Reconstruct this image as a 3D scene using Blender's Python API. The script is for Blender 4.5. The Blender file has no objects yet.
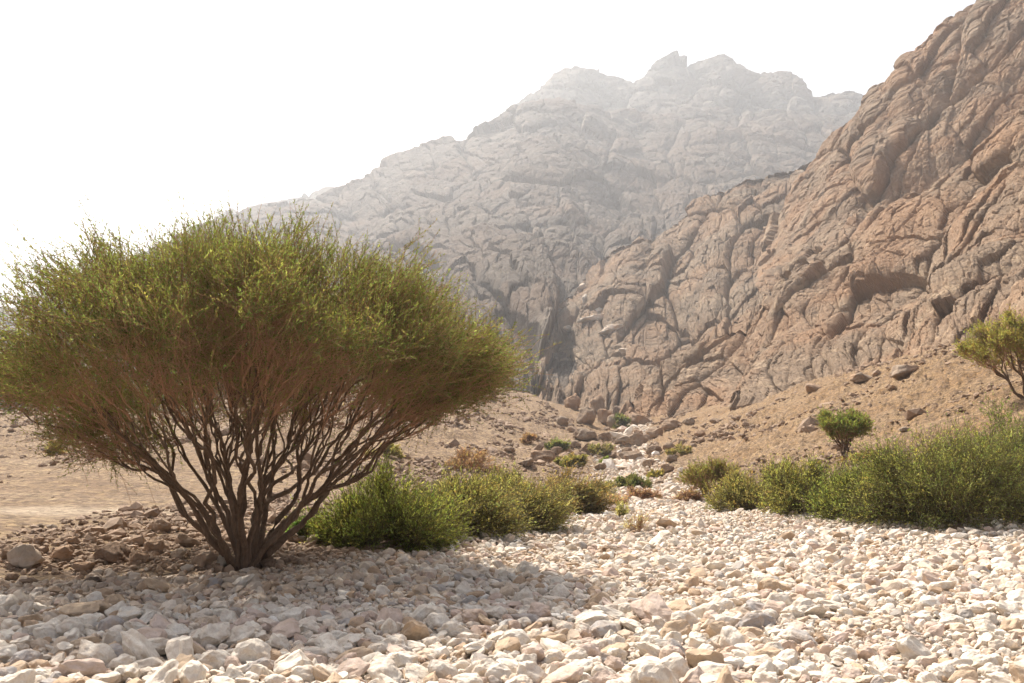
import bpy, bmesh, math, random
import numpy as np
from mathutils import Vector, Matrix, Euler

random.seed(7)
rng = np.random.default_rng(11)
scene = bpy.context.scene
COL = scene.collection

# ------------------------------------------------------------------ camera frame
FPX, PITCH, CAMZ = 995.0, math.radians(6.68), 1.5
CP, SP = math.cos(PITCH), math.sin(PITCH)

def ray(px, py):
    a = (np.asarray(px, float) - 512) / FPX
    b = (341.5 - np.asarray(py, float)) / FPX
    return a, CP - b * SP, SP + b * CP          # x, y, z of the direction

def world_at(px, py, Y):
    dx, dy, dz = ray(px, py)
    k = Y / dy
    return dx * k, Y + 0 * dx, CAMZ + dz * k

# ------------------------------------------------------------------ noise
_perm = np.random.default_rng(3).permutation(4096).astype(np.int64)
def _h(ix, iy, iz, s=0):
    a = _perm[(ix + s * 57) & 4095]
    a = _perm[(a + iy) & 4095]
    return _perm[(a + iz) & 4095]
_g = np.random.default_rng(5).normal(size=(4096, 3)); _g /= np.linalg.norm(_g, axis=1)[:, None]

def perlin(x, y, z, s=0):
    ix = np.floor(x).astype(np.int64); iy = np.floor(y).astype(np.int64); iz = np.floor(z).astype(np.int64)
    fx, fy, fz = x - ix, y - iy, z - iz
    u, v, w = [f * f * f * (f * (f * 6 - 15) + 10) for f in (fx, fy, fz)]
    out = 0
    for cx in (0, 1):
        for cy in (0, 1):
            for cz in (0, 1):
                g = _g[_h(ix + cx, iy + cy, iz + cz, s)]
                d = g[..., 0] * (fx - cx) + g[..., 1] * (fy - cy) + g[..., 2] * (fz - cz)
                out = out + d * (u if cx else 1 - u) * (v if cy else 1 - v) * (w if cz else 1 - w)
    return out * 1.5

def fbm(x, y, z, octv=4, s=0, gain=0.5):
    o, a = 0, 1.0
    for i in range(octv):
        o = o + a * perlin(x * 2 ** i, y * 2 ** i, z * 2 ** i, s + i * 7)
        a *= gain
    return o

def ridged(x, y, z, octv=4, s=0, gain=0.5):
    o, a = 0, 1.0
    for i in range(octv):
        n = 1 - np.abs(perlin(x * 2 ** i, y * 2 ** i, z * 2 ** i, s + i * 7)) * 2
        o = o + a * n
        a *= gain
    return o

def worley(x, y, s=0):
    """2-D cells: returns F1, F2, vector to the nearest seed, three random numbers of its cell"""
    ix = np.floor(x).astype(np.int64); iy = np.floor(y).astype(np.int64)
    f1 = np.full(x.shape, 9.0); f2 = np.full(x.shape, 9.0)
    vx = np.zeros(x.shape); vy = np.zeros(x.shape); hid = np.zeros(x.shape, np.int64)
    for cx in (-1, 0, 1):
        for cy in (-1, 0, 1):
            h = _h(ix + cx, iy + cy, ix * 0 + 11, s)
            px = ix + cx + 0.5 + 0.85 * (_g[h, 0] * 0.5); py = iy + cy + 0.5 + 0.85 * (_g[h, 1] * 0.5)
            dx, dy = x - px, y - py
            d = np.sqrt(dx * dx + dy * dy)
            near = d < f1
            f2 = np.where(near, f1, np.minimum(f2, d))
            vx = np.where(near, dx, vx); vy = np.where(near, dy, vy); hid = np.where(near, h, hid)
            f1 = np.where(near, d, f1)
    r = _g[(hid * 31 + 7) & 4095]
    return f1, f2, vx, vy, r

def facets(x, y, s=0, tilt=1.0, crack=0.35, w=0.12):
    f1, f2, vx, vy, r = worley(x, y, s)
    return r[..., 0] * 0.5 + tilt * (vx * r[..., 1] + vy * r[..., 2]) - crack * np.exp(-(f2 - f1) / w) + 0.25 * (0.5 - f1)

def sstep(a, b, x):
    t = np.clip((x - a) / (b - a), 0, 1)
    return t * t * (3 - 2 * t)

# ------------------------------------------------------------------ mesh helpers
def make_mesh(name, verts, faces, n=None, smooth=True, colors=None, mat=None):
    """faces: (F,k) int array"""
    me = bpy.data.meshes.new(name)
    verts = np.ascontiguousarray(verts, np.float32); faces = np.ascontiguousarray(faces, np.int32)
    F, k = faces.shape
    me.vertices.add(len(verts)); me.vertices.foreach_set('co', verts.ravel())
    me.loops.add(F * k); me.loops.foreach_set('vertex_index', faces.ravel())
    me.polygons.add(F); me.polygons.foreach_set('loop_start', np.arange(0, F * k, k, dtype=np.int32))
    me.polygons.foreach_set('loop_total', np.full(F, k, np.int32))
    me.polygons.foreach_set('use_smooth', np.full(F, smooth, bool))
    if colors is not None:
        at = me.color_attributes.new('tint', 'FLOAT_COLOR', 'POINT')
        c = np.ones((len(verts), 4), np.float32); c[:, :colors.shape[1]] = colors
        at.data.foreach_set('color', c.ravel())
    me.update(calc_edges=True)
    if mat: me.materials.append(mat)
    return me

def link(name, me, parent=None, **props):
    o = bpy.data.objects.new(name, me); COL.objects.link(o)
    if parent: o.parent = parent
    for k, v in props.items(): o[k] = v
    return o

def grid_faces(nr, nc, wrap=False):
    i = np.arange(nr - 1)[:, None] * nc; j = np.arange(nc - (0 if wrap else 1))[None, :]
    j2 = (j + 1) % nc
    return np.stack([i + j, i + j2, i + nc + j2, i + nc + j], -1).reshape(-1, 4)

# ------------------------------------------------------------------ materials
def node_mat(name):
    m = bpy.data.materials.new(name); m.use_nodes = True
    nt = m.node_tree; nt.nodes.clear()
    out = nt.nodes.new('ShaderNodeOutputMaterial')
    return m, nt, out

class NT:
    def __init__(s, nt): s.nt = nt
    def n(s, t, **kw):
        nd = s.nt.nodes.new(t)
        for k, v in kw.items():
            if k.startswith('i_'):
                key = k[2:]
                key = int(key) if key.isdigit() else key
                if hasattr(v, 'is_output'): s.nt.links.new(v, nd.inputs[key])
                else: nd.inputs[key].default_value = v
            else: setattr(nd, k, v)
        return nd
    def noise(s, vec, scale, detail=4, rough=0.55, dist=0.0):
        nd = s.n('ShaderNodeTexNoise'); s.nt.links.new(vec, nd.inputs['Vector'])
        nd.inputs['Scale'].default_value = scale; nd.inputs['Detail'].default_value = detail
        nd.inputs['Roughness'].default_value = rough; nd.inputs['Distortion'].default_value = dist
        return nd.outputs['Fac']
    def ramp(s, fac, stops):
        nd = s.n('ShaderNodeValToRGB'); s.nt.links.new(fac, nd.inputs[0])
        e = nd.color_ramp.elements
        while len(e) < len(stops): e.new(0.5)
        for el, (p, c) in zip(e, stops):
            el.position = p; el.color = (c, c, c, 1) if isinstance(c, (int, float)) else (*c, 1)
        return nd.outputs[0]
    def mix(s, fac, a, b, mode='MIX'):
        nd = s.n('ShaderNodeMix', data_type='RGBA', blend_type=mode)
        for v, key in ((fac, 0), (a, 6), (b, 7)):
            if hasattr(v, 'is_output'): s.nt.links.new(v, nd.inputs[key])
            elif key == 0: nd.inputs[0].default_value = v
            else: nd.inputs[key].default_value = (*v, 1)
        return nd.outputs[2]
    def math(s, op, a, b=0.0):
        nd = s.n('ShaderNodeMath', operation=op)
        for i, v in enumerate((a, b)):
            if hasattr(v, 'is_output'): s.nt.links.new(v, nd.inputs[i])
            else: nd.inputs[i].default_value = v
        return nd.outputs[0]
    def pos(s, scale=(1, 1, 1), rot=(0, 0, 0), obj=False):
        src = s.n('ShaderNodeTexCoord').outputs['Object'] if obj else s.n('ShaderNodeNewGeometry').outputs['Position']
        mp = s.n('ShaderNodeMapping'); s.nt.links.new(src, mp.inputs[0])
        mp.inputs['Scale'].default_value = scale; mp.inputs['Rotation'].default_value = rot
        return mp.outputs[0]
    def surf(s, out, color, height=None, dist=0.1, strength=0.6, rough=0.92):
        b = s.n('ShaderNodeBsdfPrincipled'); b.inputs['Roughness'].default_value = rough
        b.inputs['Specular IOR Level'].default_value = 0.2
        if hasattr(color, 'is_output'): s.nt.links.new(color, b.inputs['Base Color'])
        else: b.inputs['Base Color'].default_value = (*color, 1)
        if height is not None:
            bp = s.n('ShaderNodeBump'); s.nt.links.new(height, bp.inputs['Height'])
            bp.inputs['Distance'].default_value = dist; bp.inputs['Strength'].default_value = strength
            s.nt.links.new(bp.outputs[0], b.inputs['Normal'])
        s.nt.links.new(b.outputs[0], out.inputs['Surface'])
        return b

def rock_mat(name, dark, mid, light, unit, rot=(0, 0, 0), seed=0.0, bump=1.0):
    """unit = size in metres of the largest colour patches"""
    m, nt, out = node_mat(name); t = NT(nt)
    p = t.pos((1 / unit,) * 3, rot)
    ps = t.pos((1.5 / unit, 1.5 / unit, 0.6 / unit), rot); pc = t.pos((1.3 / unit, 1.3 / unit, 0.95 / unit), (.3, .2, 0))
    big = t.noise(p, 1.0, 6, 0.6, 0.4)
    fine = t.noise(p, 9.0, 8, 0.65)
    streak = t.noise(ps, 3.0, 6, 0.6, 0.3)
    c = t.ramp(t.math('ADD', t.math('MULTIPLY', big, 0.55), t.math('MULTIPLY', streak, 0.45)),
               [(0.34, dark), (0.5, mid), (0.66, light)])
    c = t.mix(t.ramp(fine, [(0.35, 0.0), (0.7, 0.55)]), c, [x * 0.62 for x in mid])
    pale = t.ramp(t.noise(p, 1.7, 3, 0.5, 0.8), [(0.63, 0.0), (0.67, 0.8)])
    c = t.mix(pale, c, light)
    warm = t.ramp(t.noise(p, 0.6, 3), [(0.42, 0.0), (0.62, 0.6)])
    c = t.mix(warm, c, (mid[0] * 1.25, mid[1] * 1.0, mid[2] * 0.8))
    cell = t.n('ShaderNodeTexVoronoi', feature='DISTANCE_TO_EDGE'); nt.links.new(t.mix(.12, pc, t.n('ShaderNodeTexNoise', i_Scale=3.0, i_0=pc).outputs['Color']), cell.inputs['Vector']); cell.inputs['Scale'].default_value = 5
    crack = t.ramp(cell.outputs['Distance'], [(0.0, 0.0), (0.06, 1.0)])
    h = t.math('ADD', t.math('MULTIPLY', fine, 1.0), t.math('MULTIPLY', crack, 0.12))
    h = t.math('ADD', h, t.math('MULTIPLY', t.noise(p, 38, 6, 0.7), 0.3))
    t.surf(out, c, h, unit * 0.06 * bump, .9, 0.95)
    return m

M_rock_near = rock_mat('near_rock', (0.175, 0.122, 0.082), (0.265, 0.187, 0.125), (0.41, 0.30, 0.20), 9.0)
M_rock_mid = rock_mat('mid_rock', (0.15, 0.11, 0.077), (0.225, 0.166, 0.115), (0.38, 0.285, 0.195), 18.0)
M_rock_far = rock_mat('far_rock', (0.06, 0.045, 0.034), (0.115, 0.088, 0.066), (0.20, 0.16, 0.12), 42.0)
M_rock_peak = rock_mat('peak_rock', (0.065, 0.052, 0.042), (0.12, 0.098, 0.08), (0.21, 0.175, 0.14), 80.0)

def stone_mat(name, attr=True, color=(0.7, 0.62, 0.52)):
    m, nt, out = node_mat(name); t = NT(nt)
    p = t.pos()
    if attr:
        base = t.n('ShaderNodeVertexColor', layer_name='tint').outputs[0]
    else:
        base = t.mix(0.0, color, color)
        oi = t.n('ShaderNodeObjectInfo').outputs['Random']
        base = t.mix(t.math('MULTIPLY', oi, 0.35), base, [x * 0.72 for x in color])
    n1 = t.noise(p, 9, 5, 0.6, 0.5); n2 = t.noise(p, 60, 4, 0.65)
    c = t.mix(t.ramp(n1, [(0.42, 0.0), (0.68, 0.55)]), base, (0.42, 0.29, 0.19))
    c = t.mix(t.ramp(n2, [(0.45, 0.0), (0.75, 0.35)]), c, (0.36, 0.28, 0.21), 'MIX')
    h = t.math('ADD', n1, t.math('MULTIPLY', n2, 0.35))
    t.surf(out, c, h, 0.02, 0.7, 0.85)
    return m
M_stone = stone_mat('river_stone_mixed')
M_cobble = {'cream white': stone_mat('cream_stone', False, (0.75, 0.68, 0.58)),
            'tan': stone_mat('tan_stone', False, (0.56, 0.42, 0.29)),
            'pinkish': stone_mat('pink_stone', False, (0.62, 0.49, 0.41)),
            'grey': stone_mat('grey_stone', False, (0.38, 0.35, 0.33)),
            'black': stone_mat('black_stone', False, (0.02, 0.018, 0.016))}
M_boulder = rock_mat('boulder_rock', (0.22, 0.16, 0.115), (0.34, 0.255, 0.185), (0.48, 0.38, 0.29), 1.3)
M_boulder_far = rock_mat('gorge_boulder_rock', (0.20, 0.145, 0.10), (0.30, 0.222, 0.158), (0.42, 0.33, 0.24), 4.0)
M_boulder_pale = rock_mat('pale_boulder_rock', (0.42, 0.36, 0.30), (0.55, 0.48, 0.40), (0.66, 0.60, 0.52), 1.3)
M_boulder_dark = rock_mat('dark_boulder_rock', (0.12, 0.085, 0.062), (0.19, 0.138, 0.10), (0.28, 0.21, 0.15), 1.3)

def bark_mat(name, c1, c2):
    m, nt, out = node_mat(name); t = NT(nt)
    p = t.pos((1, 1, 0.18)); n = t.noise(p, 45, 5, 0.6, 0.3); n2 = t.noise(t.pos(), 3, 3)
    c = t.mix(t.ramp(n, [(0.3, 0.0), (0.7, 1.0)]), c1, c2)
    c = t.mix(t.math('MULTIPLY', n2, 0.5), c, c2)
    t.surf(out, c, n, 0.02, 0.8, 0.9)
    return m
M_bark = bark_mat('acacia_bark', (0.07, 0.044, 0.029), (0.20, 0.13, 0.085))
M_twig = bark_mat('twig_bark', (0.27, 0.135, 0.075), (0.44, 0.25, 0.15))

def leaf_mat(name, trans=0.55):
    m, nt, out = node_mat(name); t = NT(nt)
    base = t.n('ShaderNodeVertexColor', layer_name='tint').outputs[0]
    d = t.n('ShaderNodeBsdfDiffuse'); nt.links.new(base, d.inputs[0])
    tr = t.n('ShaderNodeBsdfTranslucent')
    tc = t.mix(1.0, base, (1.5, 1.35, 0.7), 'MULTIPLY'); nt.links.new(tc, tr.inputs[0])
    mx = t.n('ShaderNodeMixShader', i_0=trans); nt.links.new(d.outputs[0], mx.inputs[1]); nt.links.new(tr.outputs[0], mx.inputs[2])
    nt.links.new(mx.outputs[0], out.inputs['Surface'])
    return m
M_leaf = leaf_mat('feathery_leaf')

# ------------------------------------------------------------------ ground
_px = np.array([-700, -200, 0, 150, 300, 400, 470, 530, 580, 620, 650, 700, 760, 840, 960, 1024, 1200, 1700], float)
_Y = np.array([0, 8, 12, 14.5, 20, 28, 40, 60, 90, 130, 165, 230], float)
_Z = np.array([
 # 0   8   12   14.5  20   28   40   60   90   130   165  230
 [0, .00, .05, .35, .55, .80, 1.3, 2.4, 4.6, 8.2, 10, 10],
 [0, .00, .05, .32, .50, .70, 1.1, 2.1, 4.2, 7.6, 9, 9],
 [0, .00, .04, .30, .46, .62, 1.0, 1.9, 3.8, 7.0, 7.4, 7],
 [0, .00, .04, .28, .44, .60, .95, 1.9, 4.0, 7.6, 9, 9],
 [0, .00, .03, .22, .40, .60, 1.0, 2.1, 4.6, 9.0, 13, 14],
 [0, .00, .02, .12, .30, .50, .85, 1.7, 4.2, 9.5, 15, 17],
 [0, .00, .00, .04, .15, .35, .60, 1.2, 3.4, 8.5, 14, 18],
 [0, .00, .00, .00, .03, .15, .30, .80, 2.2, 6.2, 11, 16],
 [0, .00, .00, .00, .00, .02, .05, .35, 1.2, 4.4, 8.6, 12],
 [0, .00, .00, .00, .00, .00, .00, .18, .75, 3.4, 7.2, 10],
 [0, .00, .00, .00, .00, .00, .00, .20, .95, 3.6, 7.4, 10],
 [0, .00, .00, .00, .00, .00, .05, .60, 2.4, 6.4, 9.5, 12],
 [0, .00, .00, .00, .00, .05, .35, 1.9, 5.0, 9.2, 11, 12],
 [0, .00, .00, .00, .02, .30, 1.5, 4.2, 8.6, 12, 12, 12],
 [0, .00, .00, .00, .05, .90, 3.2, 7.2, 11, 13, 13, 13],
 [0, .00, .00, .00, .06, 1.2, 4.2, 8.8, 12, 14, 14, 14],
 [0, .00, .00, .00, .10, 1.6, 5.2, 10, 14, 16, 16, 16],
 [0, .00, .00, .00, .20, 2.0, 6.0, 12, 16, 18, 18, 18]])

def xL(Y): return np.interp(Y, [11.0, 11.6, 12.3, 13.2, 16, 18, 24, 32, 46, 60, 90, 130, 165], [-60, -9, -4.2, -2.2, -1.6, -1.0, .7, 2.3, 4, 5.4, 9, 15, 20])
def xR(Y): return np.interp(Y, [19, 21, 24, 29, 36, 46, 60, 90, 130, 165], [60, 15, 10, 7.3, 7.3, 7.6, 8.6, 12, 17.5, 22])

def bed_mask(x, y):
    n = fbm(x * .35, y * .35, 0 * x, 4, 40) * (0.5 + 0.012 * np.clip(y, 0, 200))
    w = 0.35 + 0.006 * np.clip(y, 0, 200)
    return sstep(-w, w, x + n - xL(y)) * sstep(-w, w, xR(y) - x + n) * (y < 172)

def coarse_z(x, y):
    yy = np.maximum(y, 0.01)
    pxv = np.clip(x / yy * FPX + 512, -700, 1700)
    pxv = np.where(y <= 2, 512, pxv)
    fi = np.interp(pxv, _px, np.arange(len(_px))); i = np.clip(fi.astype(int), 0, len(_px) - 2); u = fi - i; u = u * u * (3 - 2 * u) * .5 + u * .5
    fj = np.interp(yy, _Y, np.arange(len(_Y))); j = np.clip(fj.astype(int), 0, len(_Y) - 2); v = fj - j
    z = (_Z[i, j] * (1 - u) * (1 - v) + _Z[i + 1, j] * u * (1 - v) + _Z[i, j + 1] * (1 - u) * v + _Z[i + 1, j + 1] * u * v)
    return z

def ground_z(x, y):
    x = np.asarray(x, float); y = np.asarray(y, float)
    d = 0.12 * np.clip(y, 3, 60) * 0.5
    z = (coarse_z(x, y) * 2 + coarse_z(x + d, y) + coarse_z(x - d, y) + coarse_z(x, y + d) + coarse_z(x, y - d)) / 6
    bed = bed_mask(x, y)
    hills = 1.7 * np.exp(-((x + 11.5) / 6.0) ** 2 - ((y - 52) / 11) ** 2)
    z = z + hills
    o = 0 * x
    z = z + 0.05 * fbm(x * .6, y * .6, o, 4, 1) * np.clip(y / 12, .5, 1.5)
    rough = (1 - bed) * sstep(26, 70, y + np.clip(x, 0, 20) * .8)
    # wide shallow runnels down the scree
    z = z + rough * sstep(5, 12, x) * (.22 * ridged(x * .9 + y * .5, (y - x) * .35, o, 4, 77, .6))
    z = z + rough * (0.55 * fbm(x * .11, y * .11, o, 6, 9, .58) + 0.16 * ridged(x * .5, y * .3, o, 4, 14, .6))
    return z

def ground_hit(px, py, ymax=175):
    dx, dy, dz = ray(px, py)
    ys = np.geomspace(4, ymax, 900); k = ys / dy
    d = CAMZ + dz * k - ground_z(dx * k, ys)
    idx = np.where(d < 0)[0]
    i = idx[0] if len(idx) else len(ys) - 1
    return float(dx * k[i]), float(ys[i]), float(ground_z(np.array([dx * k[i]]), np.array([ys[i]]))[0])

def build_ground():
    th = np.radians(np.concatenate([np.linspace(-180, -42, 50)[:-1], np.linspace(-42, 42, 1150), np.linspace(42, 180, 50)[1:-1]]))
    r = np.concatenate([[0.3], np.geomspace(1.2, 240, 760), np.geomspace(255, 5000, 24)])
    R, T = np.meshgrid(r, th, indexing='ij')
    X, Yv = R * np.sin(T), R * np.cos(T)
    Z = ground_z(X, Yv)
    far = sstep(230, 600, R); Z = Z * (1 - far) + 2.0 * far
    V = np.stack([X, Yv, Z], -1).reshape(-1, 3)
    F = grid_faces(len(r), len(th), wrap=True)
    bed = bed_mask(X, Yv)
    n = fbm(X * .15, Yv * .15, 0 * X, 4, 60)
    slope = sstep(0, 1, (X - 7.5) / 6 + n) * sstep(24, 34, Yv)         # right-hand orange scree
    trk = np.exp(-((Yv - (21.0 + 0.10 * X + n * .8)) / 1.1) ** 2) * sstep(-1, -3, X)
    trk = np.maximum(trk, 0.15 * sstep(.1, .5, fbm(X * .05, Yv * .22, 0 * X, 4, 71)) * sstep(0, -3, X))
    cols = np.stack([bed, slope, trk], -1).reshape(-1, 3)
    m, nt, out = node_mat('valley_ground'); t = NT(nt)
    p = t.pos(); att = t.n('ShaderNodeVertexColor', layer_name='tint').outputs[0]
    sep = t.n('ShaderNodeSeparateColor'); nt.links.new(att, sep.inputs[0])
    n1 = t.noise(p, .35, 6, .6); n2 = t.noise(p, 3.2, 8, .68); n3 = t.noise(p, 16, 6, .7)
    sand = t.ramp(n1, [(.3, (.29, .19, .10)), (.5, (.375, .26, .145)), (.7, (.43, .315, .19))])
    sand = t.mix(t.ramp(n2, [(.40, 0.0), (.56, .95)]), sand, (.20, .13, .085))
    scree = t.ramp(n1, [(.35, (.30, .18, .082)), (.6, (.36, .242, .132))])
    scree = t.mix(t.ramp(n2, [(.40, 0.0), (.62, .8)]), scree, (.16, .105, .07))
    c = t.mix(sep.outputs[1], sand, scree)
    c = t.mix(sep.outputs[2], c, (.46, .355, .25))
    grav = t.ramp(n2, [(.35, (.36, .29, .22)), (.6, (.62, .54, .45))])
    c = t.mix(sep.outputs[0], c, grav)
    vo = t.n('ShaderNodeTexVoronoi'); nt.links.new(p, vo.inputs['Vector']); vo.inputs['Scale'].default_value = 9
    vc = t.ramp(vo.outputs['Color'], [(0.1, .62), (.9, 1.2)])
    c = t.mix(1.0, c, vc, 'MULTIPLY')
    h = t.math('ADD', t.math('ADD', t.math('MULTIPLY', n2, 1.3), t.math('MULTIPLY', n3, .35)), t.math('MULTIPLY', vo.outputs['Distance'], -.45))
    t.surf(out, c, h, .16, .9, .95)
    link('ground', make_mesh('ground', V, F, colors=cols, mat=m), kind='structure')
build_ground()

# ------------------------------------------------------------------ mountains
def mountain(name, cols, nu, nv, mat, shape, prof=1.0, back=0.35, skirt=14.0, nb=24):
    """cols: rows of (px, y_base_px, dist_base, y_crest_px, dist_crest). A real slope: base and crest
    stand at their own distances, the far side falls away behind the crest."""
    c = np.array(cols, float)
    px = np.linspace(c[0, 0], c[-1, 0], nu)
    k = [np.interp(px, c[:, 0], c[:, i]) for i in (1, 2, 3, 4)]
    v = np.linspace(0, 1, nv)[:, None]
    py = k[0] + (k[2] - k[0]) * v
    Yd = k[1] + (k[3] - k[1]) * v ** prof
    X, Yy, Z = world_at(np.broadcast_to(px, py.shape), py, Yd)
    P = np.stack([X, Yy, Z], -1)
    # back side
    vb = np.linspace(0, 1, nb + 1)[1:, None, None]
    top = P[-1][None]; run = (k[3] - k[1])[None, :, None] * back + 10
    dirn = np.stack([top[0, :, 0], top[0, :, 1], 0 * px], -1); dirn /= np.linalg.norm(dirn, axis=1)[:, None]
    B = top + dirn[None] * run * vb; B[..., 2] -= (top[..., 2] * 0.75) * (vb[..., 0] ** 1.5)
    bot = P[0][None] - np.array([0, 0, skirt])
    P = np.concatenate([bot, P, B], 0)
    nr = P.shape[0]
    du = np.gradient(P, axis=1); dv = np.gradient(P, axis=0)
    N = np.cross(du, dv); N /= np.maximum(np.linalg.norm(N, axis=-1), 1e-6)[..., None]
    # keep large displacement mostly normal
    s = np.cumsum(np.linalg.norm(du, axis=-1), axis=1).mean(axis=0)[None, :] + 0 * P[..., 0]
    d = shape(P, s, P[..., 2] - 0.0, k, v)
    P = P + N * d[..., None]
    me = make_mesh(name, P.reshape(-1, 3), grid_faces(nr, nu), smooth=False, mat=mat)
    return link(name, me, kind='structure')

def rot2(a, b, deg):
    r = math.radians(deg); return a * math.cos(r) + b * math.sin(r), -a * math.sin(r) + b * math.cos(r)

def rock_shape(U, ang, amp=1.0, str_=2.6, seed=0, big=1.0, taper=None):
    """U: size in metres of the main rock masses; ang: direction (deg from upright) they are drawn out along"""
    def f(P, s, h, k, v):
        x, y, z = P[..., 0] / U, P[..., 1] / U, P[..., 2] / U
        wx = fbm(x * .6, y * .6, z * .6, 3, seed + 90); wy = fbm(x * .6 + 9, y * .6, z * .6, 3, seed + 120)
        a, b = rot2(s / U + wx * .08, h / U + wy * .08, ang)
        d = big * 0.95 * fbm(x * .22, y * .22, z * .22, 3, seed + 2)
        d = d + 0.16 * (ridged(a * .55, b / str_ * .6, 0 * a, 2, seed + 30) - 1)
        tp = sstep(taper[0], taper[1], P[..., 1]) if taper else 0.0
        d = d + (0.88 - .72 * tp) * facets(a * .75, b / str_ * .8, seed + 3, 1.1, .45, .05)
        d = d + (0.40 + .20 * tp) * facets(a * 1.8 + 5, b * 1.9 / (str_ * .9), seed + 4, 1.1, .35, .06)
        d = d + (0.14 + .06 * tp) * facets(a * 4.6 + 2, b * 4.6 / (str_ * .7), seed + 5, 1.1, .4, .09)
        d = d + 0.045 * facets(a * 11 + 1, b * 11 / 1.4, seed + 6, 1.3, .5, .12)
        d = d + 0.02 * facets(a * 24 + 1, b * 24 / 1.2, seed + 7, 1.3, .5, .14)
        d = d + 0.03 * ridged(x * 5, y * 5, z * 5, 3, seed + 8, .6)
        return d * U * amp * 0.42
    return f

# right-hand near cliff, its ribs running down to the left
mountain('mountain_near', [
    (600, 425, 160, 420, 166), (625, 428, 158, 402, 172), (660, 424, 145, 376, 176), (700, 424, 130, 346, 180),
    (740, 408, 118, 316, 182), (800, 394, 102, 264, 186), (850, 380, 90, 236, 186), (900, 372, 82, 205, 185),
    (960, 358, 70, 165, 180), (1024, 350, 62, 120, 172), (1150, 330, 52, 40, 160), (1400, 300, 46, -60, 150)],
    900, 620, M_rock_near, rock_shape(12, -38, .80, 3.6, 1, taper=(92, 130)), prof=0.9)
# big mass behind it reaching the top right corner
mountain('mountain_right', [
    (770, 330, 178, 255, 300), (790, 330, 180, 200, 310), (815, 320, 180, 160, 300), (835, 310, 182, 128, 292), (864, 300, 184, 108, 288), (876, 290, 184, 94, 286), (894, 280, 185, 88, 285),
    (907, 280, 186, 64, 284), (932, 270, 186, 56, 282), (949, 260, 186, 36, 280), (964, 260, 186, 20, 278), (982, 250, 186, 1, 276),
    (1014, 230, 186, -14, 272), (1060, 200, 184, -60, 268), (1200, 150, 176, -150, 255), (1450, 100, 160, -260, 240)],
    620, 560, M_rock_near, rock_shape(18, -32, .70, 2.8, 21))
# headwall above the gorge
mountain('mountain_gorge', [
    (535, 405, 190, 330, 330), (560, 425, 176, 300, 380), (590, 430, 168, 262, 400), (611, 432, 167, 240, 405), (632, 432, 167, 234, 408), (650, 430, 168, 238, 410), (662, 428, 170, 228, 412),
    (675, 424, 172, 221, 414), (696, 410, 176, 200, 416), (720, 400, 180, 186, 418), (745, 380, 185, 171, 420), (766, 370, 190, 164, 420),
    (798, 350, 196, 153, 415), (826, 330, 200, 146, 405), (850, 320, 205, 120, 400), (900, 300, 210, 100, 395)],
    760, 640, M_rock_mid, rock_shape(19, -14, .68, 2.2, 41), prof=1.15)
# long left wall
mountain('mountain_left', [
    (-120, 432, 200, 330, 900), (60, 428, 190, 285, 1000), (180, 425, 185, 232, 1000), (235, 420, 180, 212, 980), (290, 418, 175, 200, 980), (330, 415, 172, 192, 980), (365, 412, 170, 182, 980),
    (385, 410, 168, 164, 1010), (415, 408, 168, 153, 1000), (450, 410, 168, 142, 990), (475, 412, 168, 128, 980), (492, 415, 168, 121, 980), (515, 420, 168, 107, 980),
    (560, 432, 166, 104, 1000), (600, 436, 168, 112, 1030), (640, 436, 172, 118, 1060), (700, 430, 190, 112, 1080), (780, 410, 210, 118, 1100), (860, 400, 220, 122, 1120), (960, 390, 240, 140, 1140)],
    1150, 760, M_rock_far, rock_shape(34, 8, .72, 1.8, 61), prof=1.5)
# hazy twin peaks
mountain('mountain_peaks', [
    (420, 330, 640, 190, 1200), (480, 320, 640, 128, 1240), (520, 310, 640, 108, 1280), (535, 300, 640, 92, 1280), (552, 300, 640, 76, 1280), (575, 300, 640, 67, 1280), (598, 300, 640, 76, 1280),
    (622, 300, 640, 86, 1280), (634, 300, 640, 90, 1280), (646, 300, 640, 76, 1280), (660, 300, 640, 64, 1280), (685, 300, 640, 58, 1280), (700, 300, 640, 60, 1280), (722, 300, 640, 56, 1280), (742, 300, 640, 60, 1280),
    (756, 300, 640, 71, 1280), (775, 300, 640, 73, 1280), (806, 300, 640, 82, 1280), (812, 300, 640, 88, 1280), (832, 300, 640, 84, 1280), (855, 300, 640, 83, 1280), (870, 300, 640, 92, 1280), (960, 300, 640, 110, 1280), (1200, 300, 640, 150, 1280)],
    760, 480, M_rock_peak, rock_shape(50, 3, .7, 1.6, 81, .6))
# low far ridge at the left
mountain('mountain_far', [
    (-500, 430, 900, 360, 1178), (-100, 430, 900, 322, 1240), (0, 430, 900, 302, 1302), (60, 425, 900, 285, 1302), (150, 400, 700, 255, 1333), (235, 380, 700, 217, 1364), (262, 370, 700, 206, 1364), (300, 360, 700, 192, 1364), (340, 350, 700, 187, 1364),
    (385, 350, 700, 178, 1395), (440, 350, 700, 186, 1395), (520, 350, 700, 205, 1395)],
    420, 260, M_rock_peak, rock_shape(80, 2, .55, 1.2, 101, .6))

# ------------------------------------------------------------------ stones
def ico(sub):
    bm = bmesh.new(); bmesh.ops.create_icosphere(bm, subdivisions=sub, radius=1.0)
    v = np.array([x.co[:] for x in bm.verts]); f = np.array([[q.index for q in p.verts] for p in bm.faces]); bm.free()
    return v, f
ICO = {s: ico(s) for s in (1, 2, 3, 4)}
SHAPES = [('rounded', (1.15, .9, .72)), ('angular', (1.1, .95, .8)), ('flat', (1.25, 1.0, .48)), ('long', (1.5, .8, .62))]

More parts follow.
